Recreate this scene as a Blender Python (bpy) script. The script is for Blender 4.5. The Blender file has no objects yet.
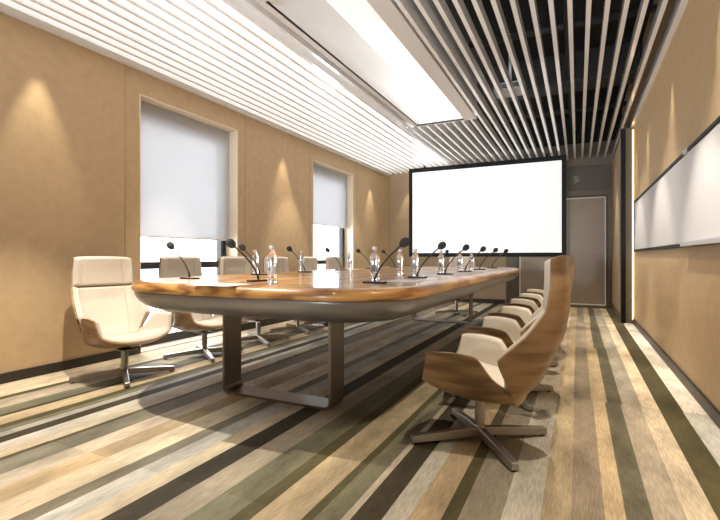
import bpy, bmesh, math, random
from mathutils import Vector, Matrix
random.seed(7)
S = bpy.context.scene
COL = S.collection
PI = math.pi
R = math.radians

# ------------------------------------------------------------------ render look
S.view_settings.view_transform = 'Standard'
S.view_settings.look = 'None'
S.view_settings.gamma = 1.0
S.view_settings.use_curve_mapping = False
S.view_settings.exposure = 0.12

# ------------------------------------------------------------------ room numbers (metres)
EYE = 0.92
LX, RX = -3.77, 0.70          # left and right wall faces
BY, FY = 9.20, -2.60          # far wall face, wall behind the camera
SZ = 2.716                    # underside of the ceiling slats
DECK = 3.55

# ------------------------------------------------------------------ materials
def new_mat(name):
    m = bpy.data.materials.new(name); m.use_nodes = True
    nt = m.node_tree
    return m, nt, nt.nodes['Principled BSDF'], nt.nodes['Material Output']

def plain(name, col, rough=0.5, metal=0.0, spec=0.5, bump=0.0, bscale=200, var=0.0, vscale=5, emit=None, coat=0.0):
    m, nt, b, out = new_mat(name)
    b.inputs['Base Color'].default_value = (*col, 1)
    b.inputs['Roughness'].default_value = rough
    b.inputs['Metallic'].default_value = metal
    b.inputs['Specular IOR Level'].default_value = spec
    b.inputs['Coat Weight'].default_value = coat
    b.inputs['Coat Roughness'].default_value = 0.05
    tc = nt.nodes.new('ShaderNodeTexCoord')
    if var > 0:
        n = nt.nodes.new('ShaderNodeTexNoise'); n.inputs['Scale'].default_value = vscale; n.inputs['Detail'].default_value = 5
        nt.links.new(tc.outputs['Object'], n.inputs['Vector'])
        r = nt.nodes.new('ShaderNodeValToRGB')
        r.color_ramp.elements[0].position = 0.3; r.color_ramp.elements[1].position = 0.7
        r.color_ramp.elements[0].color = (*[c*(1-var) for c in col], 1)
        r.color_ramp.elements[1].color = (*[min(1, c*(1+var)) for c in col], 1)
        nt.links.new(n.outputs['Fac'], r.inputs['Fac']); nt.links.new(r.outputs['Color'], b.inputs['Base Color'])
    if bump > 0:
        n2 = nt.nodes.new('ShaderNodeTexNoise'); n2.inputs['Scale'].default_value = bscale; n2.inputs['Detail'].default_value = 4
        nt.links.new(tc.outputs['Object'], n2.inputs['Vector'])
        bp = nt.nodes.new('ShaderNodeBump'); bp.inputs['Strength'].default_value = bump; bp.inputs['Distance'].default_value = 0.004
        nt.links.new(n2.outputs['Fac'], bp.inputs['Height']); nt.links.new(bp.outputs['Normal'], b.inputs['Normal'])
    if emit:
        b.inputs['Emission Color'].default_value = (*emit[0], 1)
        b.inputs['Emission Strength'].default_value = emit[1]
    return m

def wood(name, c0, c1, c2, scale, stretch, rough, coat=0.0, wscale=1.2, dist=6.0):
    m, nt, b, out = new_mat(name)
    tc = nt.nodes.new('ShaderNodeTexCoord')
    mp = nt.nodes.new('ShaderNodeMapping'); mp.inputs['Scale'].default_value = stretch
    nt.links.new(tc.outputs['Object'], mp.inputs['Vector'])
    w = nt.nodes.new('ShaderNodeTexWave'); w.wave_type = 'BANDS'; w.bands_direction = 'X'
    w.inputs['Scale'].default_value = wscale; w.inputs['Distortion'].default_value = dist
    w.inputs['Detail'].default_value = 4; w.inputs['Detail Scale'].default_value = 1.3
    nt.links.new(mp.outputs['Vector'], w.inputs['Vector'])
    n = nt.nodes.new('ShaderNodeTexNoise'); n.inputs['Scale'].default_value = scale; n.inputs['Detail'].default_value = 8
    nt.links.new(mp.outputs['Vector'], n.inputs['Vector'])
    mx = nt.nodes.new('ShaderNodeMix'); mx.data_type = 'FLOAT'; mx.inputs[0].default_value = 0.5
    nt.links.new(w.outputs['Fac'], mx.inputs[2]); nt.links.new(n.outputs['Fac'], mx.inputs[3])
    r = nt.nodes.new('ShaderNodeValToRGB'); e = r.color_ramp.elements
    e[0].position = 0.25; e[0].color = (*c0, 1); e[1].position = 0.75; e[1].color = (*c2, 1)
    k = e.new(0.5); k.color = (*c1, 1)
    nt.links.new(mx.outputs[0], r.inputs['Fac']); nt.links.new(r.outputs['Color'], b.inputs['Base Color'])
    b.inputs['Roughness'].default_value = rough
    b.inputs['Coat Weight'].default_value = coat; b.inputs['Coat Roughness'].default_value = 0.06
    return m

def fabric(name, col, scale=260):
    m, nt, b, out = new_mat(name)
    tc = nt.nodes.new('ShaderNodeTexCoord')
    ws = []
    for d in ('Y', 'Z'):
        w = nt.nodes.new('ShaderNodeTexWave'); w.bands_direction = d; w.inputs['Scale'].default_value = scale/2.2
        w.inputs['Distortion'].default_value = 1.0; w.inputs['Detail'].default_value = 1
        nt.links.new(tc.outputs['Object'], w.inputs['Vector']); ws.append(w)
    ad = nt.nodes.new('ShaderNodeMath'); ad.operation = 'MULTIPLY'
    nt.links.new(ws[0].outputs['Fac'], ad.inputs[0]); nt.links.new(ws[1].outputs['Fac'], ad.inputs[1])
    r = nt.nodes.new('ShaderNodeValToRGB')
    r.color_ramp.elements[0].color = (*[c*0.88 for c in col], 1); r.color_ramp.elements[1].color = (*[min(1, c*1.08) for c in col], 1)
    nt.links.new(ad.outputs[0], r.inputs['Fac']); nt.links.new(r.outputs['Color'], b.inputs['Base Color'])
    bp = nt.nodes.new('ShaderNodeBump'); bp.inputs['Strength'].default_value = 0.25; bp.inputs['Distance'].default_value = 0.002
    nt.links.new(ad.outputs[0], bp.inputs['Height']); nt.links.new(bp.outputs['Normal'], b.inputs['Normal'])
    b.inputs['Roughness'].default_value = 0.85
    b.inputs['Sheen Weight'].default_value = 0.15
    return m

M = {}
M['wall'] = plain('tan_wallcovering', (0.57, 0.405, 0.225), rough=0.62, bump=0.35, bscale=160, var=0.06, vscale=14)
M['back'] = plain('taupe_wall', (0.36, 0.26, 0.155), rough=0.6, bump=0.2, bscale=160, var=0.05)
M['darkwall'] = plain('dark_taupe_panel', (0.085, 0.065, 0.042), rough=0.45, var=0.08)
M['doorpanel'] = plain('bronze_door_panel', (0.26, 0.195, 0.125), rough=0.35, metal=0.1, var=0.06)
M['doorframe'] = plain('dark_bronze_frame', (0.10, 0.075, 0.048), rough=0.4, metal=0.3)
M['inlay'] = plain('pale_door_inlay', (0.75, 0.72, 0.65), rough=0.35)
M['base'] = plain('dark_baseboard', (0.028, 0.022, 0.016), rough=0.45)
M['jamb'] = plain('cream_reveal', (0.80, 0.68, 0.52), rough=0.6)
M['black'] = plain('black_frame', (0.004, 0.004, 0.005), rough=0.5, spec=0.25)
M['winframe'] = plain('charcoal_window_frame', (0.02, 0.021, 0.025), rough=0.35)
M['deck'] = plain('black_ceiling_void', (0.012, 0.012, 0.012), rough=0.9, var=0.3, vscale=2)
M['duct'] = plain('black_duct', (0.03, 0.03, 0.03), rough=0.6)
M['slat'] = plain('white_lacquered_slat', (0.88, 0.87, 0.85), rough=0.25, coat=0.8)
M['trim'] = plain('white_trim', (0.74, 0.70, 0.64), rough=0.35)
M['coffer'] = plain('white_coffer', (0.86, 0.85, 0.83), rough=0.25)
M['cofferframe'] = plain('greige_coffer_frame', (0.68, 0.65, 0.61), rough=0.4)
M['lamp'] = plain('luminous_panel', (0.9, 0.9, 0.9), emit=((1, 0.98, 0.95), 0.55))
M['led'] = plain('warm_led_strip', (1, 0.85, 0.6), emit=((1.0, 0.66, 0.30), 4.0))
M['screen'] = plain('projection_screen_surface', (0.82, 0.82, 0.82), rough=0.8, emit=((1, 1, 1), 0.5))
M['whiteboard'] = plain('whiteboard_surface', (0.74, 0.72, 0.71), rough=0.28)
M['silver'] = plain('brushed_silver', (0.62, 0.61, 0.60), rough=0.35, metal=0.8)
M['chrome'] = plain('satin_chrome', (0.42, 0.40, 0.37), rough=0.32, metal=0.9)
M['steel'] = plain('brushed_table_steel', (0.27, 0.25, 0.225), rough=0.36, metal=0.8)
M['apron'] = plain('satin_apron_metal', (0.31, 0.30, 0.285), rough=0.34, metal=0.75, bump=0.05, bscale=60)
M['mic'] = plain('dark_mic_plastic', (0.02, 0.02, 0.02), rough=0.4)
M['foam'] = plain('mic_foam', (0.045, 0.042, 0.04), rough=0.95, bump=0.8, bscale=900)
M['paper'] = plain('white_paper', (0.85, 0.85, 0.84), rough=0.5)
M['label'] = plain('grey_label', (0.7, 0.71, 0.73), rough=0.3)
M['glide'] = plain('black_glide', (0.02, 0.02, 0.02), rough=0.5)
M['fixture'] = plain('white_fixture', (0.7, 0.7, 0.68), rough=0.5)
M['fabric'] = fabric('cream_weave', (0.70, 0.605, 0.49))
M['cwood'] = wood('walnut_veneer', (0.15, 0.080, 0.030), (0.285, 0.168, 0.075), (0.40, 0.25, 0.125), 6.0, (0.6, 1.0, 8.0), 0.4, coat=0.15, wscale=1.0, dist=6)
M['twood'] = wood('polished_table_wood', (0.27, 0.115, 0.030), (0.52, 0.245, 0.066), (0.62, 0.33, 0.10), 3.5, (1.6, 1.0, 12.0), 0.32, coat=0.28, wscale=0.6, dist=14)
for mm in (M['twood'],):
    mm.node_tree.nodes['Principled BSDF'].inputs['Coat Roughness'].default_value = 0.07

def glass_mat(name, tint, ior, rough=0.0):
    m, nt, b, out = new_mat(name)
    b.inputs['Base Color'].default_value = (*tint, 1)
    b.inputs['Transmission Weight'].default_value = 1.0
    b.inputs['IOR'].default_value = ior
    b.inputs['Roughness'].default_value = rough
    return m
M['bottle'] = glass_mat('clear_bottle_plastic', (0.97, 0.98, 1.0), 1.33, 0.02)

def pane_mat():
    m, nt, b, out = new_mat('window_pane_glass')
    t = nt.nodes.new('ShaderNodeBsdfTransparent'); t.inputs['Color'].default_value = (0.97, 0.98, 0.99, 1)
    g = nt.nodes.new('ShaderNodeBsdfGlossy'); g.inputs['Roughness'].default_value = 0.02
    fr = nt.nodes.new('ShaderNodeFresnel'); fr.inputs['IOR'].default_value = 1.06
    mx = nt.nodes.new('ShaderNodeMixShader')
    nt.links.new(fr.outputs[0], mx.inputs[0]); nt.links.new(t.outputs[0], mx.inputs[1]); nt.links.new(g.outputs[0], mx.inputs[2])
    nt.links.new(mx.outputs[0], out.inputs['Surface'])
    return m
M['pane'] = pane_mat()

def blind_mat():
    m, nt, b, out = new_mat('blind_screen_fabric')
    t = nt.nodes.new('ShaderNodeBsdfTransparent')
    tl = nt.nodes.new('ShaderNodeBsdfTranslucent'); tl.inputs['Color'].default_value = (0.33, 0.335, 0.35, 1)
    df = nt.nodes.new('ShaderNodeBsdfDiffuse'); df.inputs['Color'].default_value = (0.86, 0.86, 0.87, 1)
    m1 = nt.nodes.new('ShaderNodeMixShader'); m1.inputs[0].default_value = 0.6
    m2 = nt.nodes.new('ShaderNodeMixShader'); m2.inputs[0].default_value = 0.85
    nt.links.new(tl.outputs[0], m1.inputs[1]); nt.links.new(df.outputs[0], m1.inputs[2])
    nt.links.new(t.outputs[0], m2.inputs[1]); nt.links.new(m1.outputs[0], m2.inputs[2])
    nt.links.new(m2.outputs[0], out.inputs['Surface'])
    return m
M['blind'] = blind_mat()

def carpet_mat():
    m, nt, b, out = new_mat('striped_carpet')
    at = nt.nodes.new('ShaderNodeAttribute'); at.attribute_name = 'stripe'
    tc = nt.nodes.new('ShaderNodeTexCoord')
    def noise(scale, stretch, lo, hi, detail=5):
        mp = nt.nodes.new('ShaderNodeMapping'); mp.inputs['Scale'].default_value = stretch
        nt.links.new(tc.outputs['Object'], mp.inputs['Vector'])
        n = nt.nodes.new('ShaderNodeTexNoise'); n.inputs['Scale'].default_value = scale; n.inputs['Detail'].default_value = detail
        nt.links.new(mp.outputs['Vector'], n.inputs['Vector'])
        mr = nt.nodes.new('ShaderNodeMapRange'); mr.inputs['From Min'].default_value = 0.3; mr.inputs['From Max'].default_value = 0.7
        mr.inputs['To Min'].default_value = lo; mr.inputs['To Max'].default_value = hi
        nt.links.new(n.outputs['Fac'], mr.inputs['Value'])
        return mr, n
    a, _ = noise(5, (1.6, 0.5, 1), 0.68, 1.30, 9)
    c, fine = noise(150, (1, 0.10, 1), 0.80, 1.18, 3)
    mul = nt.nodes.new('ShaderNodeMath'); mul.operation = 'MULTIPLY'
    nt.links.new(a.outputs[0], mul.inputs[0]); nt.links.new(c.outputs[0], mul.inputs[1])
    v = nt.nodes.new('ShaderNodeVectorMath'); v.operation = 'SCALE'
    nt.links.new(at.outputs['Color'], v.inputs[0]); nt.links.new(mul.outputs[0], v.inputs['Scale'])
    nt.links.new(v.outputs[0], b.inputs['Base Color'])
    bp = nt.nodes.new('ShaderNodeBump'); bp.inputs['Strength'].default_value = 0.4; bp.inputs['Distance'].default_value = 0.003
    nt.links.new(fine.outputs['Fac'], bp.inputs['Height']); nt.links.new(bp.outputs['Normal'], b.inputs['Normal'])
    b.inputs['Roughness'].default_value = 0.75
    b.inputs['Specular IOR Level'].default_value = 0.25
    return m
M['carpet'] = carpet_mat()

# ------------------------------------------------------------------ mesh helpers
def link(name, bm, mat, parent=None, smooth=False, loc=(0, 0, 0), rz=0.0, bevel=0.0, seg=2):
    me = bpy.data.meshes.new(name)
    bmesh.ops.recalc_face_normals(bm, faces=bm.faces)
    bm.to_mesh(me); bm.free()
    for p in me.polygons: p.use_smooth = smooth
    me.materials.append(mat)
    o = bpy.data.objects.new(name, me); COL.objects.link(o)
    o.location = loc; o.rotation_euler = (0, 0, rz)
    if parent is not None: o.parent = parent
    if bevel > 0:
        md = o.modifiers.new('bevel', 'BEVEL'); md.width = bevel; md.segments = seg; md.limit_method = 'ANGLE'; md.angle_limit = R(40)
    return o

def box(bm, x0, x1, y0, y1, z0, z1):
    vs = [bm.verts.new(p) for p in ((x0, y0, z0), (x1, y0, z0), (x1, y1, z0), (x0, y1, z0), (x0, y0, z1), (x1, y0, z1), (x1, y1, z1), (x0, y1, z1))]
    for f in ((3, 2, 1, 0), (4, 5, 6, 7), (0, 1, 5, 4), (1, 2, 6, 5), (2, 3, 7, 6), (3, 0, 4, 7)):
        bm.faces.new([vs[i] for i in f])

def boxes(name, lst, mat, parent=None, **k):
    bm = bmesh.new()
    for b in lst: box(bm, *b)
    return link(name, bm, mat, parent, **k)

def loft(bm, rings, cap0=True, cap1=True, closed=True):
    vr = [[bm.verts.new(p) for p in r] for r in rings]
    n = len(vr[0])
    for a, b in zip(vr[:-1], vr[1:]):
        for i in range(n if closed else n-1):
            j = (i+1) % n
            bm.faces.new((a[i], a[j], b[j], b[i]))
    if cap0: bm.faces.new(list(reversed(vr[0])))
    if cap1: bm.faces.new(vr[-1])

def lathe(bm, prof, n=20, c=(0, 0, 0), cap0=True, cap1=True):
    loft(bm, [[(c[0]+r*math.cos(2*PI*i/n), c[1]+r*math.sin(2*PI*i/n), c[2]+z) for i in range(n)] for r, z in prof], cap0, cap1)

def tube(bm, pts, rad, n=10):
    pts = [Vector(p) for p in pts]
    if not isinstance(rad, (list, tuple)): rad = [rad]*len(pts)
    rings = []
    for i, p in enumerate(pts):
        t = (pts[min(i+1, len(pts)-1)] - pts[max(i-1, 0)]).normalized()
        ref = Vector((0, 0, 1)) if abs(t.z) < 0.95 else Vector((0, 1, 0))
        u = t.cross(ref).normalized(); v = t.cross(u)
        rings.append([tuple(p + (u*math.cos(2*PI*k/n) + v*math.sin(2*PI*k/n))*rad[i]) for k in range(n)])
    loft(bm, rings)

def empty(name, loc, rz, label, cat, group=None):
    o = bpy.data.objects.new(name, None); COL.objects.link(o)
    o.empty_display_size = 0.1
    o.location = loc; o.rotation_euler = (0, 0, rz)
    return tag(o, label, cat, group)

def tag(o, label, cat, group=None):
    o['label'] = label; o['category'] = cat
    if group: o['group'] = group
    return o

def struct(o):
    o['kind'] = 'structure'; return o

def dup(root, loc, rz, label, group=None):
    r = root.copy(); COL.objects.link(r); r.location = loc; r.rotation_euler = (0, 0, rz)
    r['label'] = label
    if group: r['group'] = group
    for ch in list(root.children):
        c = ch.copy(); COL.objects.link(c); c.parent = r
        for g in list(ch.children):
            d = g.copy(); COL.objects.link(d); d.parent = c
    return r

# ------------------------------------------------------------------ carpet floor
TAN, CRM, BEI, LBG = (0.43, 0.325, 0.19), (0.60, 0.50, 0.345), (0.37, 0.31, 0.225), (0.50, 0.43, 0.325)
DBR, DOL, GGR, GRY = (0.046, 0.037, 0.021), (0.075, 0.062, 0.026), (0.150, 0.140, 0.088), (0.20, 0.175, 0.125)
TPE, DGR, LGY, WHT = (0.26, 0.205, 0.14), (0.115, 0.100, 0.062), (0.43, 0.40, 0.34), (0.66, 0.60, 0.50)
stripes = [(LX, CRM), (-3.42, DOL), (-3.35, BEI), (-3.17, GGR), (-3.03, DBR), (-2.99, TAN), (-2.85, DOL), (-2.78, GGR),
           (-2.72, LGY), (-2.66, DBR), (-2.57, LGY), (-2.48, CRM), (-2.38, DOL), (-2.346, GRY), (-2.195, LBG), (-2.07, TAN), (-1.945, CRM),
           (-1.795, GRY), (-1.716, LGY), (-1.606, CRM), (-1.505, DBR), (-1.385, BEI), (-1.244, GGR), (-1.10, DOL),
           (-1.032, TAN), (-0.875, DOL), (-0.837, GGR), (-0.749, BEI), (-0.7175, DBR), (-0.617, LBG), (-0.538, TAN),
           (-0.434, DOL), (-0.38, GRY), (-0.245, LBG), (-0.119, TAN), (-0.021, TPE), (0.083, TAN), (0.155, DGR),
           (0.24, BEI), (0.344, CRM), (0.4415, DOL), (0.56, WHT), (RX, None)]
bm = bmesh.new()
cl = bm.loops.layers.float_color.new('stripe')
ybs = [FY, -0.55, 1.35, 3.24, 5.13, 7.0, BY]
for k in range(len(ybs)-1):
    rr = random.Random(100+k)
    off = [(rr.random()-0.5)*0.022 if k != 1 and k != 2 else (rr.random()-0.5)*0.006 for _ in stripes]
    for i in range(len(stripes)-1):
        x0, c = stripes[i]; x1 = stripes[i+1][0]
        if i > 0: x0 += off[i]
        if i < len(stripes)-2: x1 += off[i+1]
        f = 0.80 + 0.40*rr.random()
        h = (rr.random()-0.5)*0.08
        cc = (c[0]*f*(1+h), c[1]*f, c[2]*f*(1-h), 1)
        vs = [bm.verts.new(p) for p in ((x0, ybs[k], 0), (x1, ybs[k], 0), (x1, ybs[k+1], 0), (x0, ybs[k+1], 0))]
        fc = bm.faces.new(vs)
        for l in fc.loops: l[cl] = cc
bmesh.ops.remove_doubles(bm, verts=bm.verts, dist=1e-5)
geo = bmesh.ops.extrude_face_region(bm, geom=list(bm.faces))
bmesh.ops.translate(bm, verts=[v for v in geo['geom'] if isinstance(v, bmesh.types.BMVert)], vec=(0, 0, -0.1))
floor = struct(link('floor', bm, M['carpet']))

# ------------------------------------------------------------------ walls
WT = 0.30
W1 = (2.95, 4.33, 0.0, 2.48)
W2 = (6.07, 7.49, 0.0, 2.455)
def wall_with_openings(name, xa, xb, ya, yb, za, zb, ops, mat):
    lst = []; y = ya
    for (o0, o1, z0, z1) in ops:
        lst.append((xa, xb, y, o0, za, zb))
        lst.append((xa, xb, o0, o1, z1, zb))
        if z0 > za: lst.append((xa, xb, o0, o1, za, z0))
        y = o1
    lst.append((xa, xb, y, yb, za, zb))
    return struct(boxes(name, lst, mat))
wall_with_openings('wall_left', LX-WT, LX, FY-0.1, BY+0.1, -0.1, DECK, [W1, W2], M['wall'])
struct(boxes('wall_right', [(RX, RX+0.15, FY-0.1, BY+0.1, -0.1, DECK)], M['wall']))
struct(boxes('wall_front', [(LX, RX, FY-0.1, FY, -0.1, DECK)], M['wall']))
# far wall: tan left stretch, dark panelled stretch, brown band
X_DK = -1.27
struct(boxes('wall_back', [(LX, X_DK, BY, BY+0.12, -0.1, 3.0)], M['back']))
struct(boxes('wall_back_panelled', [(X_DK, RX, BY, BY+0.12, -0.1, 2.58)], M['darkwall'])).name = 'wall_back.001'
struct(boxes('trim_1', [(X_DK, RX, BY-0.03, BY+0.12, 2.58, 3.0)], plain('brown_upper_band', (0.16, 0.13, 0.10), rough=0.6)))
struct(boxes('trim_2', [(LX, RX, BY, BY+0.12, 3.0, DECK)], M['deck']))
struct(boxes('ceiling', [(LX-WT, RX+0.15, FY-0.1, BY+0.12, DECK, DECK+0.1)], M['deck']))
# pier on the right near the far end
PY0, PX0 = 7.24, 0.555
struct(boxes('wall_pier', [(PX0, RX, PY0, BY, -0.0, SZ-0.006)], plain('olive_brown_pier', (0.13, 0.105, 0.065), rough=0.5))).name = 'trim_3'
struct(boxes('trim_4', [(PX0-0.012, PX0, PY0+0.22, BY-0.12, 0.12, 2.60)], M['back']))
struct(boxes('trim_5', [(PX0-0.014, PX0+0.04, PY0-0.012, PY0+0.10, 0.0, 2.70)], M['black']))
# warm led strip beside the pier
tag(boxes('led_strip', [(RX-0.024, RX-0.010, PY0-0.016, PY0-0.001, 0.05, 2.68)], M['led']), 'warm glowing vertical light strip in the corner of the right wall beside the dark pier', 'light strip')
# baseboards
struct(boxes('baseboard_left', [(LX, LX+0.02, FY, W1[0], 0, 0.075), (LX, LX+0.02, W1[1], W2[0], 0, 0.085), (LX, LX+0.02, W2[1], BY, 0, 0.085)], M['base'], bevel=0.003))
struct(boxes('baseboard_right', [(RX-0.02, RX, FY, PY0, 0, 0.075)], M['base'], bevel=0.003))
struct(boxes('baseboard_back', [(LX, X_DK-0.02, BY-0.02, BY, 0, 0.085)], M['base']))
# vertical joints of the left wall panelling
n = 6
for y in (2.80, 4.47, 5.98, 7.62, 8.98):
    struct(boxes('trim_%d' % n, [(LX-0.001, LX+0.003, y-0.006, y+0.006, 0.085, 2.70)], plain('joint', (0.50, 0.35, 0.19), rough=0.7))); n += 1

# ------------------------------------------------------------------ windows
def window(k, W, blind_z):
    y0, y1, z0, z1 = W
    wd = bpy.data.objects.new('window_%d' % k, None); COL.objects.link(wd); wd.location = (LX-0.2, (y0+y1)/2, 0); struct(wd)
    inv = Vector(wd.location)
    def P(name, lst, mat, **kw):
        return boxes(name, [(a-inv.x, b-inv.x, c-inv.y, d-inv.y, e, f) for a, b, c, d, e, f in lst], mat, wd, **kw)
    t = 0.012
    P('reveal', [(LX-WT, LX+0.004, y0, y0+t, z0, z1), (LX-WT, LX+0.004, y1-t, y1, z0, z1), (LX-WT, LX+0.004, y0+t, y1-t, z1-t, z1), (LX-WT, LX, y0+t, y1-t, -0.02, 0.012)], M['jamb'])
    xa, xb = LX-0.25, LX-0.175
    fr = P('window_frame', [(xa, xb, y0+t, y0+0.06, 0.012, z1-t), (xa, xb, y1-0.10, y1-t, 0.012, z1-t), (xa, xb, y0+0.06, y1-0.10, z1-0.17, z1-t),
                       (xa, xb, y0+0.06, y1-0.10, 0.012, 0.10), (xa, xb, y0+0.06, y1-0.10, 0.795, 0.87)], M['winframe'])
    P('window_pane', [(LX-0.215, LX-0.209, y0+0.05, y1-0.09, 0.09, 0.80), (LX-0.215, LX-0.209, y0+0.05, y1-0.09, 0.86, z1-0.16)], M['pane'])
    # roller blind: cloth, bottom bar, tube
    bl = empty('roller_blind', (LX-0.12, (y0+y1)/2, z1-0.05), 0,
               'pale grey roller blind in the nearer left window, drawn two thirds down' if k == 1 else 'short pale grey roller blind in the farther left window near the screen',
               'roller blind', 'roller blinds in the left windows')
    o = Vector(bl.location)
    def Q(name, lst, mat): return boxes(name, [(a-o.x, b-o.x, c-o.y, d-o.y, e-o.z, f-o.z) for a, b, c, d, e, f in lst], mat, bl)
    Q('blind_cloth', [(LX-0.121, LX-0.119, y0+0.016, y1-0.016, blind_z, z1-0.014)], M['blind'])
    Q('bottom_bar', [(LX-0.126, LX-0.114, y0+0.016, y1-0.016, blind_z-0.016, blind_z)], M['trim'])
window(1, W1, 1.135)
window(2, W2, 1.47)

# ------------------------------------------------------------------ ceiling: slats, coffer, void
CX0, CX1, CY0, CY1 = -1.98, -1.33, 2.55, 5.90       # coffer opening
FB = 0.15
SLH, SLW, PITCH = 0.095, 0.033, 0.121
xs = []
x = -0.052
while x < 0.58: xs.append(x); x += PITCH
x = -0.052-PITCH
while x > LX+0.06: xs.append(x); x -= PITCH
def slat_mesh(y0, y1):
    bm = bmesh.new(); box(bm, -SLW/2, SLW/2, y0, y1, 0, SLH); return bm
GS = 'white ceiling slats running the length of the room'
full = None; nearp = None; farp = None
for x in sorted(xs):
    if CX0-0.07 < x < CX1+FB+0.01:
        nr = link('ceiling_slat', slat_mesh(FY+0.01, CY0-0.08), M['slat'], loc=(x, 0, SZ))
        tag(nr, 'short white ceiling slat nearer the camera than the lit ceiling recess', 'ceiling slat', 'short ceiling slats before the lit recess')
        fa = link('ceiling_slat', slat_mesh(CY1+0.02, BY-0.035), M['slat'], loc=(x, 0, SZ))
        tag(fa, 'short white ceiling slat between the lit ceiling recess and the screen wall', 'ceiling slat', 'short ceiling slats beyond the lit recess')
        continue
    if full is None:
        full = link('ceiling_slat', slat_mesh(FY+0.01, BY-0.035), M['slat']); o = full
    else:
        o = full.copy(); COL.objects.link(o)
    o.location = (x, 0, SZ)
    if x < CX0: tag(o, 'long white ceiling slat between the lit recess and the window wall', 'ceiling slat', 'long ceiling slats left of the recess')
    else: tag(o, 'long white ceiling slat right of the lit recess, dark void above', 'ceiling slat', 'long ceiling slats right of the recess')
struct(boxes('trim_11', [(0.652, RX, FY, PY0+0.3, SZ-0.004, SZ+0.10)], M['slat'], bevel=0.004))
struct(boxes('trim_12', [(LX, LX+0.035, FY, BY, SZ-0.02, SZ+0.14)], M['trim'], bevel=0.004))
# lit recess (coffer)
cf = empty('ceiling_light_recess', ((CX0+CX1)/2, (CY0+CY1)/2, SZ), 0, 'long rectangular white lit ceiling recess above the table', 'ceiling light')
cc = Vector(cf.location)
def CP(name, lst, mat, **kw): return boxes(name, [(a-cc.x, b-cc.x, c-cc.y, d-cc.y, e-cc.z, f-cc.z) for a, b, c, d, e, f in lst], mat, cf, **kw)
IX0, IX1, IY0, IY1, IZ = CX0-0.19, CX1+0.13, CY0-0.06, CY1+0.08, 3.38
CP('frame', [(CX0-0.05, CX0, CY0, CY1, SZ-0.006, SZ+0.02), (CX1, CX1+FB, CY0, CY1, SZ-0.006, SZ+0.02), (CX0-0.05, CX1+FB, CY0-0.05, CY0, SZ-0.006, SZ+0.02), (CX0-0.05, CX1+FB, CY1, CY1+0.012, SZ-0.006, SZ+0.02)], M['cofferframe'])
CP('inner_wall', [(IX0-0.01, IX0, IY0, IY1, SZ+0.10, IZ), (IX1, IX1+0.01, IY0, IY1, SZ+0.10, IZ), (IX0, IX1, IY0-0.01, IY0, SZ+0.10, IZ), 
                  (IX0, CX0, IY0, IY1, SZ+0.10, SZ+0.105), (CX1, IX1, IY0, IY1, SZ+0.10, SZ+0.105)], M['coffer'])
CP('lip', [(CX0-0.006, CX0, CY0, CY1, SZ, SZ+0.10), (CX1, CX1+0.006, CY0, CY1, SZ, SZ+0.10), (CX0, CX1, CY0-0.006, CY0, SZ, SZ+0.10), (CX0, CX1, CY1, CY1+0.006, SZ, SZ+0.03)], M['coffer'])
CP('glowing_end_wall', [(IX0, IX1, IY1, IY1+0.01, SZ+0.02, IZ)], plain('end_wall_glow', (0.9, 0.9, 0.9), emit=((1, 0.99, 0.97), 0.85)))  # far wall of the recess, its brightness put in as emission
CP('light_panel', [(IX0, IX1, IY0, IY1, IZ, IZ+0.01)], M['lamp'])

struct(boxes('trim_13', [(LX, IX0-0.02, FY, BY, SZ+SLH+0.06, SZ+SLH+0.08)], plain('added_glow_ceiling', (0.9, 0.9, 0.9), emit=((0.98, 0.98, 1), 1.5))))  # added glowing panel that brightens the window-side slats
# dark ducts and pipes in the void, white air grille / fixture
bm = bmesh.new(); box(bm, -1.1, RX-0.01, 6.35, 6.75, 3.15, DECK)
tag(link('air_duct', bm, M['duct'], bevel=0.02), 'wide black air duct crossing the ceiling void before the far wall', 'duct')
bm = bmesh.new(); box(bm, -1.1, RX-0.01, 3.7, 3.95, 3.2, DECK)
tag(link('air_duct', bm, M['duct'], bevel=0.02), 'narrower black duct crossing the ceiling void above the nearest right chair', 'duct')
for (yy, zz, lab) in ((5.1, 3.3, 'thin black pipe crossing the ceiling void in the middle of the room'), (7.9, 3.25, 'thin black pipe crossing the ceiling void closest to the far wall')):
    bm = bmesh.new(); tube(bm, [(-1.1, yy, zz), (RX-0.01, yy, zz)], 0.035)
    tag(link('ceiling_pipe', bm, M['duct'], smooth=True), lab, 'pipe')
bm = bmesh.new(); tube(bm, [(-0.08, 3.0, 3.25), (-0.08, 9.1, 3.25)], 0.05)
tag(link('ceiling_pipe', bm, M['duct'], smooth=True), 'black pipe running lengthwise in the ceiling void towards the screen wall', 'pipe')
pj = empty('ceiling_projector', (-0.72, 5.55, SZ+0.13), 0, 'white box fixture hung in the dark void just above the ceiling slats', 'projector')
boxes('housing', [(-0.17, 0.17, -0.13, 0.13, 0, 0.10)], M['fixture'], pj, bevel=0.015)
boxes('grille', [(-0.15, 0.15, -0.138, -0.13, 0.03+0.018*i, 0.04+0.018*i) for i in range(3)], M['duct'], pj)
bm = bmesh.new(); tube(bm, [(0, 0, 0.10), (0, 0, DECK-SZ-0.13)], 0.018); link('mount_pole', bm, M['fixture'], pj, smooth=True)

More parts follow.
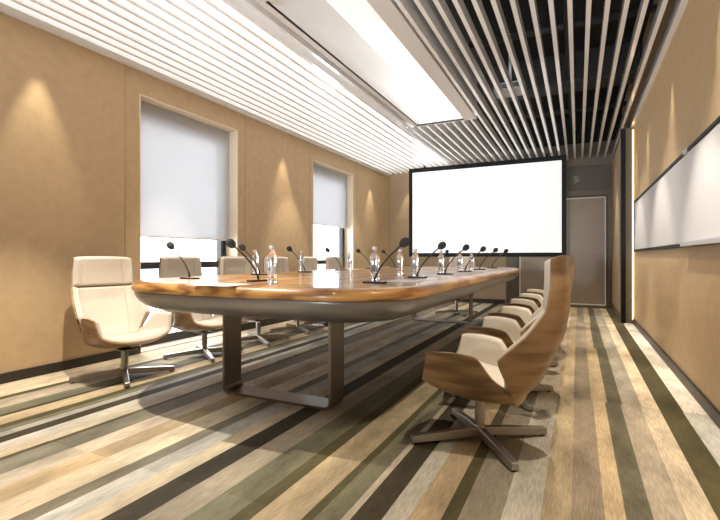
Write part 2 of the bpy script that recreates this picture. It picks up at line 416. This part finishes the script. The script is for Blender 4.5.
# ------------------------------------------------------------------ projection screen
SY, SX0, SX1, Z0, Z1 = 8.70, -3.105, -0.185, 0.925, 2.705
ps = empty('projection_screen', ((SX0+SX1)/2, SY, Z0), 0, 'large blank white projection screen with thin black border at the far end', 'projection screen')
c = Vector(ps.location); hw = (SX1-SX0)/2; hh = Z1-Z0; bd = 0.075
boxes('border', [(-hw, -hw+bd, 0, 0.03, 0, hh), (hw-bd, hw, 0, 0.03, 0, hh), (-hw+bd, hw-bd, 0, 0.03, 0, bd), (-hw+bd, hw-bd, 0, 0.03, hh-bd, hh)], M['black'], ps)
boxes('screen_surface', [(-hw+bd, hw-bd, 0.006, 0.02, bd, hh-bd)], M['screen'], ps)
for hx in (-hw+0.32, hw-0.32): boxes('hanger', [(hx-0.02, hx+0.02, 0.03, 0.05, 0.3, hh+0.06)], M['black'], ps)
boxes('hanging_rail', [(-hw, hw, 0.005, 0.03, hh, hh+0.012)], M['black'], ps)

# ------------------------------------------------------------------ door on the far wall
d = bpy.data.objects.new('door_1', None); COL.objects.link(d); d.location = (-0.3, BY, 0); struct(d)
DX0, DX1, DZ = -1.00, 0.45, 2.005
def D(name, lst, mat, **kw): return boxes(name, [(a+0.3, b+0.3, c, e, f, g) for a, b, c, e, f, g in lst], mat, d, **kw)
D('door_leaf', [(DX0, DX1, -0.025, 0, 0.03, DZ)], M['doorpanel'])
D('door_frame', [(DX0-0.26, DX0-0.03, -0.03, 0, 0, DZ+0.12), (DX1+0.03, PX0-0.001, -0.045, 0, 0, DZ+0.14), (DX0-0.03, DX1+0.03, -0.04, 0, DZ+0.03, DZ+0.14), (DX0-0.03, DX1+0.03, -0.04, 0, 0, 0.03)], M['doorframe'], bevel=0.004)
il = 0.018
D('door_inlay', [(DX0-il, DX0, -0.032, 0, 0.05, DZ), (DX1-il, DX1, -0.032, -0.02, 0.05, DZ), (DX0, DX1, -0.032, -0.02, DZ-il, DZ), (DX0, DX1, -0.032, -0.02, 0.05, 0.05+il)], M['inlay'])
# faint raised sign above the door
sg = empty('door_sign', (-0.03, BY-0.004, 2.30), 0, 'small faint metal lettering on the dark wall above the door', 'sign')
bars = [(-0.045, 0.045, 0.100), (-0.06, 0.03, 0.075), (-0.035, 0.06, 0.050), (-0.06, 0.055, 0.022), (-0.03, 0.05, 0.0), (-0.055, 0.0, -0.02)]
boxes('lettering', [(a, b, -0.006, 0.0, z, z+0.009) for a, b, z in bars] + [(-0.012, -0.004, -0.006, 0, 0.03, 0.105), (0.02, 0.028, -0.006, 0, 0.0, 0.05)], plain('sign_metal', (0.30, 0.26, 0.2), rough=0.4, metal=0.4), sg)

# ------------------------------------------------------------------ whiteboard on right wall
wb = empty('whiteboard', (RX, 4.6, 1.01), 0, 'long white wall board in a thin black frame on the right wall', 'whiteboard')
WY0, WY1, WZ0, WZ1 = 2.2-4.6, 7.06-4.6, 0.0, 0.64
boxes('board_surface', [(-0.018, 0, WY0+0.01, WY1-0.01, WZ0+0.01, WZ1-0.01)], M['whiteboard'], wb)
fw = 0.018
boxes('board_frame', [(-0.026, 0, WY0, WY1, WZ0-fw, WZ0+0.006), (-0.026, 0, WY0, WY1, WZ1-0.006, WZ1+fw), (-0.026, 0, WY0-fw, WY0+0.005, WZ0-fw, WZ1+fw), (-0.026, 0, WY1-0.005, WY1+fw, WZ0-fw, WZ1+fw)], M['black'], wb)
boxes('pen_tray', [(-0.055, -0.026, 2.3-4.6, 3.83-4.6, -0.018, 0.012)], M['silver'], wb, bevel=0.003)
boxes('top_clip', [(-0.034, -0.0, 3.76-4.6, 3.86-4.6, WZ1-0.01, WZ1+0.022)], M['silver'], wb, bevel=0.003)

# ------------------------------------------------------------------ conference table
TCX, TY0, TY1, TT = -1.72, 1.80, 6.90, 0.77
THW, THL, TCR = 1.01, (TY1-TY0)/2, 0.44
def outline(o, n=14):
    hw, hl, r = THW-o, THL-o, max(TCR-o*0.8, 0.05)
    pts = []
    cs = ((hw-r, hl-r, 0), (-hw+r, hl-r, PI/2), (-hw+r, -hl+r, PI), (hw-r, -hl+r, 1.5*PI))
    for k, (cx, cy, a0) in enumerate(cs):
        for i in range(n+1):
            a = a0 + PI/2*i/n
            pts.append((cx+r*math.cos(a), cy+r*math.sin(a)))
        nx, ny, a1 = cs[(k+1) % 4]
        p = pts[-1]; q = (nx+r*math.cos(a1), ny+r*math.sin(a1))
        for i in range(1, 8): pts.append((p[0]+(q[0]-p[0])*i/8, p[1]+(q[1]-p[1])*i/8))
    out = []
    for px, py in pts:      # gently bowed ends
        bow = 0.09*(px/THW)**2
        py2 = py - math.copysign(bow, py)*min(1, abs(py)/THL)**6
        out.append((px, py2))
    return out
tb = empty('conference_table', (TCX, (TY0+TY1)/2, 0), 0, 'long polished wood conference table with metal apron on steel loop legs', 'table')
def ring(o, z): return [(a, b, z) for a, b in outline(o)]
bm = bmesh.new()
loft(bm, [ring(0.03, 0.707), ring(0.012, 0.708), ring(0.002, 0.714), ring(0.0, 0.725), ring(0.001, 0.738), ring(0.008, 0.752), ring(0.022, 0.763), ring(0.045, 0.769), ring(0.075, 0.770)])
top = link('tabletop', bm, M['twood'], tb, smooth=True)
bm = bmesh.new()
loft(bm, [ring(0.018, 0.707), ring(0.016, 0.700), ring(0.026, 0.672), ring(0.050, 0.640), ring(0.095, 0.610), ring(0.16, 0.588), ring(0.25, 0.574), ring(0.34, 0.570)])
link('apron', bm, M['apron'], tb, smooth=True)
def leg_frame(yc, w):
    # flat steel band bent into a loop, band width along y
    x0, x1, r, t = -0.445, 0.395, 0.05, 0.016
    def path(off):
        z0 = off
        a, b = x0+off, x1-off; rr = r-off
        P = [(a, 0.575)]
        for i in range(7):
            t_ = PI + PI/2*i/6; P.append((a+rr+rr*math.cos(t_), z0+rr+rr*math.sin(t_)))
        for i in range(7):
            t_ = 1.5*PI + PI/2*i/6; P.append((b-rr+rr*math.cos(t_), z0+rr+rr*math.sin(t_)))
        P.append((b, 0.575)); return P
    A, B = path(0.0), path(t)
    bm = bmesh.new()
    y0, y1 = yc-w/2, yc+w/2
    rings = [[(a[0], y0, a[1]), (b[0], y0, b[1]), (b[0], y1, b[1]), (a[0], y1, a[1])] for a, b in zip(A, B)]
    loft(bm, rings)
    return link('leg', bm, M['steel'], tb, smooth=False)
cyy = (TY0+TY1)/2
leg_frame(2.42-cyy, 0.17); leg_frame(6.27-cyy, 0.17)

# ------------------------------------------------------------------ chairs
def cr(p0, p1, p2, p3, t, k=0.5):
    return tuple(0.5*((2*b) + (-a+c)*t + (2*a-5*b+4*c-d)*t*t + (-a+3*b-3*c+d)*t**3)*(1-k) + (b+(c-b)*t)*k for a, b, c, d in zip(p0, p1, p2, p3))
def samp1(P, u, k):
    n = len(P)-1; s = u*n; i = min(int(s), n-1); t = s-i
    return cr(P[max(i-1, 0)], P[i], P[i+1], P[min(i+2, n)], t, k)
def patch(ctrl, u, v, ku=0.6, kv=0.2):
    return Vector(samp1([samp1(row, v, kv) for row in ctrl], u, ku))
def mirror_row(row):        # row from centre to edge -> full row
    return [(x, -y, z) for x, y, z in reversed(row[1:])] + [tuple(q) for q in row]
BACK = [mirror_row(r) for r in (
    [(-.388, 0, .928), (-.386, .12, .927), (-.370, .19, .922), (-.352, .220, .912)],
    [(-.400, 0, .80), (-.395, .13, .80), (-.372, .20, .80), (-.350, .230, .80)],
    [(-.398, 0, .68), (-.391, .14, .68), (-.368, .205, .68), (-.332, .236, .69)],
    [(-.380, 0, .57), (-.368, .14, .57), (-.325, .215, .57), (-.252, .254, .575)],
    [(-.335, 0, .46), (-.322, .14, .46), (-.255, .215, .46), (-.140, .270, .465)],
    [(-.275, 0, .345), (-.262, .13, .345), (-.220, .195, .355), (-.165, .235, .370)],
    [(-.205, 0, .255), (-.198, .10, .257), (-.195, .155, .265), (-.185, .195, .285)])]
SEAT = [mirror_row(r) for r in (
    [(-.215, 0, .246), (-.213, .09, .250), (-.208, .17, .264), (-.200, .200, .290)],
    [(-.12, 0, .240), (-.12, .12, .246), (-.118, .220, .284), (-.115, .246, .376)],
    [(-.05, 0, .240), (-.05, .13, .247), (-.050, .242, .296), (-.050, .272, .470)],
    [(.05, 0, .250), (.05, .14, .258), (.05, .255, .312), (.05, .288, .486)],
    [(.17, 0, .274), (.17, .14, .284), (.15, .258, .338), (.140, .291, .484)],
    [(.262, 0, .303), (.250, .14, .314), (.205, .252, .358), (.175, .287, .476)])]
def build_patch(ctrl, u0, u1, v0, v1, nu, nv, tin, tout, side):
    """closed sheet between offsets tout and tin (functions of local 0..1 u,v) along the normal; side flips it"""
    P = [[None]*(nv+1) for _ in range(nu+1)]; N = [[None]*(nv+1) for _ in range(nu+1)]
    e = 0.004
    for i in range(nu+1):
        for j in range(nv+1):
            u = u0+(u1-u0)*i/nu; v = v0+(v1-v0)*j/nv
            p = patch(ctrl, u, v)
            du = patch(ctrl, min(u+e, 1), v)-patch(ctrl, max(u-e, 0), v)
            dv = patch(ctrl, u, min(v+e, 1))-patch(ctrl, u, max(v-e, 0))
            P[i][j] = p; N[i][j] = du.cross(dv).normalized()*side
    bm = bmesh.new()
    A = [[bm.verts.new(P[i][j]+N[i][j]*tin(i/nu, j/nv)) for j in range(nv+1)] for i in range(nu+1)]
    B = [[bm.verts.new(P[i][j]+N[i][j]*tout(i/nu, j/nv)) for j in range(nv+1)] for i in range(nu+1)]
    for i in range(nu):
        for j in range(nv):
            bm.faces.new((A[i][j], A[i][j+1], A[i+1][j+1], A[i+1][j]))
            bm.faces.new((B[i][j], B[i+1][j], B[i+1][j+1], B[i][j+1]))
    for j in range(nv):
        bm.faces.new((A[0][j+1], A[0][j], B[0][j], B[0][j+1])); bm.faces.new((A[nu][j], A[nu][j+1], B[nu][j+1], B[nu][j]))
    for i in range(nu):
        bm.faces.new((A[i][0], A[i+1][0], B[i+1][0], B[i][0])); bm.faces.new((A[i+1][nv], A[i][nv], B[i][nv], B[i+1][nv]))
    return bm
def pillow(T, edge_u, edge_v, seams=(), Tc=0.0):
    def f(u, v):
        a = min(1, min(u, 1-u)/edge_u); b = min(1, min(v, 1-v)/edge_v)
        g = math.sqrt(max(0, 1-(1-a)**2))*math.sqrt(max(0, 1-(1-b)**2))
        t = T + Tc*math.sin(PI*v)*math.sin(PI*min(1, u*1.0))
        for s in seams: t *= 1-0.33*math.exp(-((v-s)/0.014)**2)
        return 0.004 + t*g
    return f
def smooth_sharp(o, ang=50):
    me = o.data
    for p in me.polygons: p.use_smooth = True
    md = o.modifiers.new('split', 'EDGE_SPLIT'); md.split_angle = R(ang)

def make_chair(label):
    t = empty('swivel_chair', (0, 0, 0), 0, label, 'chair')
    # side: back normal should face +x (towards sitter), seat normal +z
    zero = lambda u, v: 0.0
    shell = lambda u, v: -0.013
    o = link('back_shell', build_patch(BACK, 0, 1, 0, 1, 30, 30, zero, shell, SB), M['cwood'], t); smooth_sharp(o)
    o = link('seat_shell', build_patch(SEAT, 0, 1, 0, 1, 26, 34, zero, shell, SS), M['cwood'], t); smooth_sharp(o)
    one = lambda u, v: 0.001
    sm = (0.27, 0.73)
    o = link('headrest_cushion', build_patch(BACK, 0.004, 0.327, 0.006, 0.994, 22, 60, pillow(0.032, 0.08, 0.010, sm), one, SB), M['fabric'], t); smooth_sharp(o, 70)
    o = link('back_cushion', build_patch(BACK, 0.331, 0.985, 0.006, 0.994, 30, 60, pillow(0.030, 0.04, 0.010, sm, 0.010), one, SB), M['fabric'], t); smooth_sharp(o, 70)
    o = link('seat_cushion', build_patch(SEAT, 0.03, 0.990, 0.008, 0.992, 34, 60, pillow(0.022, 0.05, 0.010, (), 0.055), one, SS), M['fabric'], t); smooth_sharp(o, 70)
    bm = bmesh.new(); lathe(bm, [(0.022, 0.05), (0.022, 0.10), (0.0255, 0.102), (0.0255, 0.205), (0.035, 0.212), (0.035, 0.222)], 18)
    o = link('column', bm, M['chrome'], t); smooth_sharp(o, 40)
    boxes('seat_bracket', [(-0.09, 0.09, -0.06, 0.06, 0.213, 0.225)], M['chrome'], t, bevel=0.004)
    bm = bmesh.new(); lathe(bm, [(0.024, 0.018), (0.030, 0.028), (0.030, 0.058), (0.022, 0.072)], 18)
    o = link('hub', bm, M['chrome'], t); smooth_sharp(o, 40)
    for k in range(4):
        bm = bmesh.new()
        rings = []
        for (r, w, za, zb) in ((0.012, 0.022, 0.026, 0.066), (0.12, 0.021, 0.020, 0.060), (0.26, 0.020, 0.012, 0.050), (0.352, 0.019, 0.008, 0.042), (0.358, 0.018, 0.010, 0.038)):
            rings.append([(r, -w, za), (r, w, za), (r, w*0.8, zb), (r, -w*0.8, zb)])
        loft(bm, rings)
        l = link('leg', bm, M['chrome'], t, rz=PI/2*k, bevel=0.003)
        bm = bmesh.new(); lathe(bm, [(0.012, 0.0), (0.012, 0.010)], 10, c=(0.335, 0, 0)); link('glide', bm, M['glide'], l)
    return t
# orientation of the patch normals
def nsign(ctrl, want):
    e = .01
    n_ = (patch(ctrl, .5+e, .5)-patch(ctrl, .5-e, .5)).cross(patch(ctrl, .5, .5+e)-patch(ctrl, .5, .5-e))
    return 1 if n_.dot(Vector(want)) > 0 else -1
SB = nsign(BACK, (1, 0, 0.2)); SS = nsign(SEAT, (0, 0, 1))

GR, GL = 'swivel chairs along the right side of the table', 'swivel chairs along the window side of the table'
proto = make_chair('nearest cream and walnut swivel chair, seen from its wooden side, right of the table')
def set_legs(root, deg):
    kids = [c_ for c_ in root.children if c_.name.split('.')[0] == 'leg']
    for k, l in enumerate(kids): l.rotation_euler = (0, 0, R(deg)+PI/2*k)
RIGHT = [(-.445, 2.31, 177), (-.455, 3.14, 180), (-.45, 3.93, 178), (-.455, 4.72, 182), (-.45, 5.51, 180), (-.455, 6.30, 180)]
ordw = ['', 'second', 'third', 'fourth', 'fifth', 'sixth']
proto['group'] = GR
for i, (x, y, a) in enumerate(RIGHT):
    if i == 0: o = proto; o.location = (x, y, 0); o.rotation_euler = (0, 0, R(a))
    else:
        lab = 'cream and walnut swivel chair, %s from the camera in the right row' % ordw[i] if i < 5 else 'farthest cream and walnut swivel chair in the right row, nearest the screen wall'
        o = dup(proto, (x, y, 0), R(a), lab, GR)
    set_legs(o, 35-(a-180))
LEFT = [(-3.13, 2.32, -11), (-3.15, 3.16, -8), (-3.15, 3.95, -6), (-3.16, 4.73, -6), (-3.16, 5.50, -4), (-3.16, 6.28, -4)]
llab = ['cream upholstered swivel chair standing alone at the near left corner, full height in view',
        'cream chair before the near window, behind the first microphone of the window row',
        'cream chair with its back before the tan wall just right of the near window',
        'cream chair behind the clear bottle, before the tan wall between the windows',
        'cream chair before the near edge of the far window',
        'cream chair farthest along the window side, below the far window']
for i, (x, y, a) in enumerate(LEFT):
    o = dup(proto, (x, y, 0), R(a), llab[i], GL)
    set_legs(o, 56-a)
o = dup(proto, (-1.78, 7.28, 0), R(-92), 'cream chair at the far head of the table, before the screen', 'swivel chair at the head of the table')
del o['group']
set_legs(o, 35)

# ------------------------------------------------------------------ microphones
def make_mic(label):
    t = empty('gooseneck_microphone', (0, 0, 0), 0, label, 'microphone')
    boxes('base_plate', [(-0.066, 0.066, -0.030, 0.030, 0, 0.010)], M['mic'], t, bevel=0.004)
    boxes('button', [(0.040, 0.058, 0.008, 0.022, 0.010, 0.014)], M['silver'], t)
    pts = []
    for i in range(15):
        s = i/14
        pts.append((0.0 + 0.165*s**1.55, 0, 0.012 + 0.215*s - 0.01*s*s))
    bm = bmesh.new(); tube(bm, pts, [0.007]*3+[0.0049]*12, 8)
    link('gooseneck', bm, M['mic'], t, smooth=True)
    p = Vector(pts[-1]); dirn = (Vector(pts[-1])-Vector(pts[-2])).normalized()
    bm = bmesh.new()
    bmesh.ops.create_uvsphere(bm, u_segments=16, v_segments=12, radius=1)
    q = dirn.to_track_quat('Z', 'Y').to_matrix().to_4x4()
    for v in bm.verts:
        taper = 1.0 + 0.12*v.co.z
        v.co = q @ Vector((v.co.x*0.026*taper, v.co.y*0.026*taper, v.co.z*0.033)) + p + dirn*0.020
    link('foam_head', bm, M['foam'], t, smooth=True)
    bm = bmesh.new(); tube(bm, [tuple(p-dirn*0.012), tuple(p+dirn*0.002)], 0.008, 10); link('collar', bm, M['mic'], t, smooth=True)
    return t
mic = make_mic('gooseneck microphone nearest the camera on the right side of the table')
RM = [(-1.05, 2.36), (-1.04, 3.09), (-1.04, 3.84), (-1.04, 4.61), (-1.04, 5.37), (-1.04, 6.21)]
mg = 'gooseneck microphones along the right side'
for i, (x, y) in enumerate(RM):
    if i == 0: o = mic; o.location = (x, y, TT); o['group'] = mg
    else: dup(mic, (x, y, TT), 0, 'gooseneck microphone on the right side of the table, %s' % (['', 'second from the camera', 'third from the camera', 'fourth from the camera', 'fifth from the camera', 'last before the screen'][i]), mg)
LM = [(-2.40, 2.27), (-2.38, 3.0), (-2.40, 3.72), (-2.40, 4.476), (-2.40, 5.28), (-2.40, 6.12)]
mg2 = 'gooseneck microphones along the window side'
lml = ['gooseneck microphone nearest the left corner of the table, before the near window',
       'small microphone half hidden behind the large near one at the head of the table',
       'window side microphone standing before the tan wall between the windows',
       'window side microphone leaning in front of the far window',
       'window side microphone just right of the far window',
       'farthest window side microphone, behind the tall bottle']
for i, (x, y) in enumerate(LM): dup(mic, (x, y, TT), PI, lml[i], mg2)
o = dup(mic, (-1.77, 2.22, TT), R(-112), 'large microphone at the near head of the table, beside the tall bottle'); del o['group']
o = dup(mic, (-1.79, 6.45, TT), R(82), 'microphone at the far head of the table, seen against the screen edge'); 
if 'group' in o: del o['group']
# plates of the head microphones turn with them

# ------------------------------------------------------------------ bottles
def make_bottle(label):
    t = empty('water_bottle', (0, 0, 0), 0, label, 'bottle')
    prof = [(0.022, 0.0), (0.027, 0.004), (0.028, 0.03), (0.0255, 0.036), (0.028, 0.042), (0.0255, 0.052), (0.0255, 0.110), (0.028, 0.118), (0.028, 0.140), (0.025, 0.158), (0.018, 0.180), (0.0125, 0.188), (0.0125, 0.196)]
    bm = bmesh.new(); lathe(bm, prof, 24); o = link('bottle_body', bm, M['bottle'], t); smooth_sharp(o, 60)
    bm = bmesh.new(); lathe(bm, [(0.0145, 0.193), (0.015, 0.195), (0.015, 0.210), (0.0135, 0.213)], 20); link('cap', bm, plain('clear_white_cap', (0.7, 0.72, 0.74), rough=0.3), t, smooth=False)
    bm = bmesh.new()
    rings = [[(rr*math.cos(a), rr*math.sin(a), z) for a in [R(-60)+R(120)*i/10 for i in range(11)]] for rr, z in ((0.0262, 0.058), (0.0262, 0.104))]
    loft(bm, rings, False, False, closed=False)
    o = link('label_band', bm, M['label'], t); md = o.modifiers.new('s', 'SOLIDIFY'); md.thickness = 0.0006; md.offset = 1
    return t
bt = make_bottle('clear water bottle standing nearest the camera, at the near head of the table')
bt.location = (-1.50, 2.0, TT); bt.rotation_euler = (0, 0, R(-20))
BG = 'clear water bottles along the right side'
for (x, y, l) in ((-1.12, 2.52, 'clear water bottle just behind the nearest right microphone'),
                  (-1.30, 3.43, 'slim looking clear bottle set inward, between the first two right microphones'),
                  (-1.12, 3.28, 'clear water bottle beside the second right microphone'),
                  (-1.12, 4.0, 'clear water bottle beside the third right microphone'),
                  (-1.12, 4.72, 'clear water bottle beside the fourth right microphone'),
                  (-1.17, 5.53, 'clear water bottle beside the fifth right microphone')):
    dup(bt, (x, y, TT), R(160), l, BG)
BG = 'clear water bottles along the window side'
for (x, y, l) in ((-2.52, 3.12, 'clear water bottle behind the large near microphone on the window side'),
                  (-2.56, 3.90, 'clear water bottle between the wall chairs, left of the far window'),
                  (-2.42, 4.717, 'clear water bottle before the right edge of the far window')):
    dup(bt, (x, y, TT), R(-20), l, BG)

# ------------------------------------------------------------------ papers
def sheet(name, w, l, loc, rz, label, group=None, curl=0.0):
    bm = bmesh.new(); nx, ny = 6, 10
    A = []; 
    for z in (0, 0.0012):
        g = [[bm.verts.new((-w/2+w*i/nx, -l/2+l*j/ny, z + 0.0006 - curl*max(0, (0.18-j/ny)/0.18)**1.5)) for i in range(nx+1)] for j in range(ny+1)]
        A.append(g)
    for k, g in enumerate(A):
        for j in range(ny):
            for i in range(nx): bm.faces.new((g[j][i], g[j][i+1], g[j+1][i+1], g[j+1][i]))
    a, b = A
    for i in range(nx):
        bm.faces.new((a[0][i], b[0][i], b[0][i+1], a[0][i+1])); bm.faces.new((a[ny][i], a[ny][i+1], b[ny][i+1], b[ny][i]))
    for j in range(ny):
        bm.faces.new((a[j][0], a[j+1][0], b[j+1][0], b[j][0])); bm.faces.new((a[j][nx], b[j][nx], b[j+1][nx], a[j+1][nx]))
    o = link(name, bm, M['paper'], loc=loc, rz=rz, smooth=False)
    return tag(o, label, 'paper', group)
sheet('paper_sheet', 0.28, 0.20, (-1.74, 1.85, TT), R(3), 'white paper sheet jutting over the near rounded edge of the table')
for i, (x, y) in enumerate(RM):
    sheet('paper_sheet', 0.21, 0.29, (-0.97, y+0.30 if i < 5 else y+0.2, TT), R(0), 'white paper sheet on the table %s' % ['between the first and second right microphones', 'between the second and third right microphones', 'between the third and fourth right microphones', 'between the fourth and fifth right microphones', 'between the fifth and last right microphones', 'beyond the last right microphone'][i], 'white paper sheets along the right side')
for i, (x, y) in enumerate(LM[3:]):
    sheet('paper_sheet', 0.21, 0.29, (-2.47, y+0.34 if i < 2 else y+0.2, TT), R(0), 'white paper sheet on the window side, %s' % ['just past the microphone before the far window', 'behind the tall bottle', 'closest to the screen'][i], 'white paper sheets along the window side')

# ------------------------------------------------------------------ lights
def spot(loc, energy, size, blend=0.5, rad=0.03, col=(1, 0.86, 0.66), aim=None):
    l = bpy.data.lights.new('lamp', 'SPOT'); l.energy = energy; l.spot_size = R(size); l.spot_blend = blend; l.shadow_soft_size = rad; l.color = col
    o = bpy.data.objects.new('unseen_spot_lamp', l); COL.objects.link(o); o.location = loc
    if aim: o.rotation_euler = (Vector(aim)-Vector(loc)).to_track_quat('-Z', 'Y').to_euler()
    return o
def area(loc, energy, sx, sy, col=(1, 0.95, 0.88), rot=(0, 0, 0)):
    l = bpy.data.lights.new('lamp', 'AREA'); l.shape = 'RECTANGLE'; l.size = sx; l.size_y = sy; l.energy = energy; l.color = col
    o = bpy.data.objects.new('area_lamp', l); COL.objects.link(o); o.location = loc; o.rotation_euler = rot
    return o
WZ = SZ-0.01
for y in (-0.9, 2.05, 5.27, 8.24):
    spot((LX+0.14, y, WZ), 60, 40, 0.6, 0.012, (1, 0.88, 0.70))
for y in (1.6, 3.04, 4.47, 5.90, 7.0):
    spot((RX-0.10, y, WZ-0.01), 55, 34, 0.9, 0.012, (1, 0.90, 0.74))
spot((-3.25, BY-0.17, WZ), 45, 48, 0.45, 0.012, (1, 0.86, 0.66))
spot((PX0-0.13, 8.35, WZ), 22, 42, 0.45, 0.012, (1, 0.82, 0.55))
for y in (1.2, 2.9, 4.6, 6.3):
    spot((-0.35, y, WZ), 70, 62, 0.8, 0.08, (1, 0.91, 0.78), aim=(RX, y, 0.75))  # added, unseen spots that brighten the lower right wall
# added, unseen downlights that brighten the aisles and the near floor
for (x, y, e, sz) in ((0.12, 3.3, 150, 62), (0.12, 4.9, 150, 62), (0.12, 6.5, 150, 62), (0.12, 8.0, 110, 60), (0.15, 1.7, 130, 62), (-2.55, 1.80, 280, 74), (-3.35, 3.4, 90, 52), (-3.35, 5.4, 90, 52), (-3.3, 7.4, 70, 55), (-1.6, 8.2, 60, 60), (-1.0, 0.6, 100, 70)):
    spot((x, y, WZ), e, sz, 0.4, 0.025, (1, 0.91, 0.78))
for (x, y, tx, ty) in ((-3.0, -1.9, -2.2, 3.5), (0.0, -1.9, -0.4, 3.5), (-1.4, -2.0, -1.0, 5.5)):
    spot((x, y, 1.1), 430, 62, 0.9, 0.1, (0.88, 0.94, 1.0), aim=(tx, ty, 3.3))  # added uplights behind the camera, whitening the slat undersides
# world: bright overcast white
w = bpy.data.worlds.new('world'); S.world = w; w.use_nodes = True
bg = w.node_tree.nodes['Background']; bg.inputs['Color'].default_value = (0.93, 0.97, 1.0, 1); bg.inputs['Strength'].default_value = 7.0

# ------------------------------------------------------------------ camera
cam = bpy.data.cameras.new('camera'); co = bpy.data.objects.new('camera', cam); COL.objects.link(co)
co.location = (0, 0, EYE)
co.rotation_euler = (R(90), 0, math.atan(218/450.0))
cam.sensor_width = 36; cam.lens = 450.0/720*36; cam.shift_y = -3/720
cam.clip_start = 0.02
S.camera = co
S.cycles.max_bounces = 10
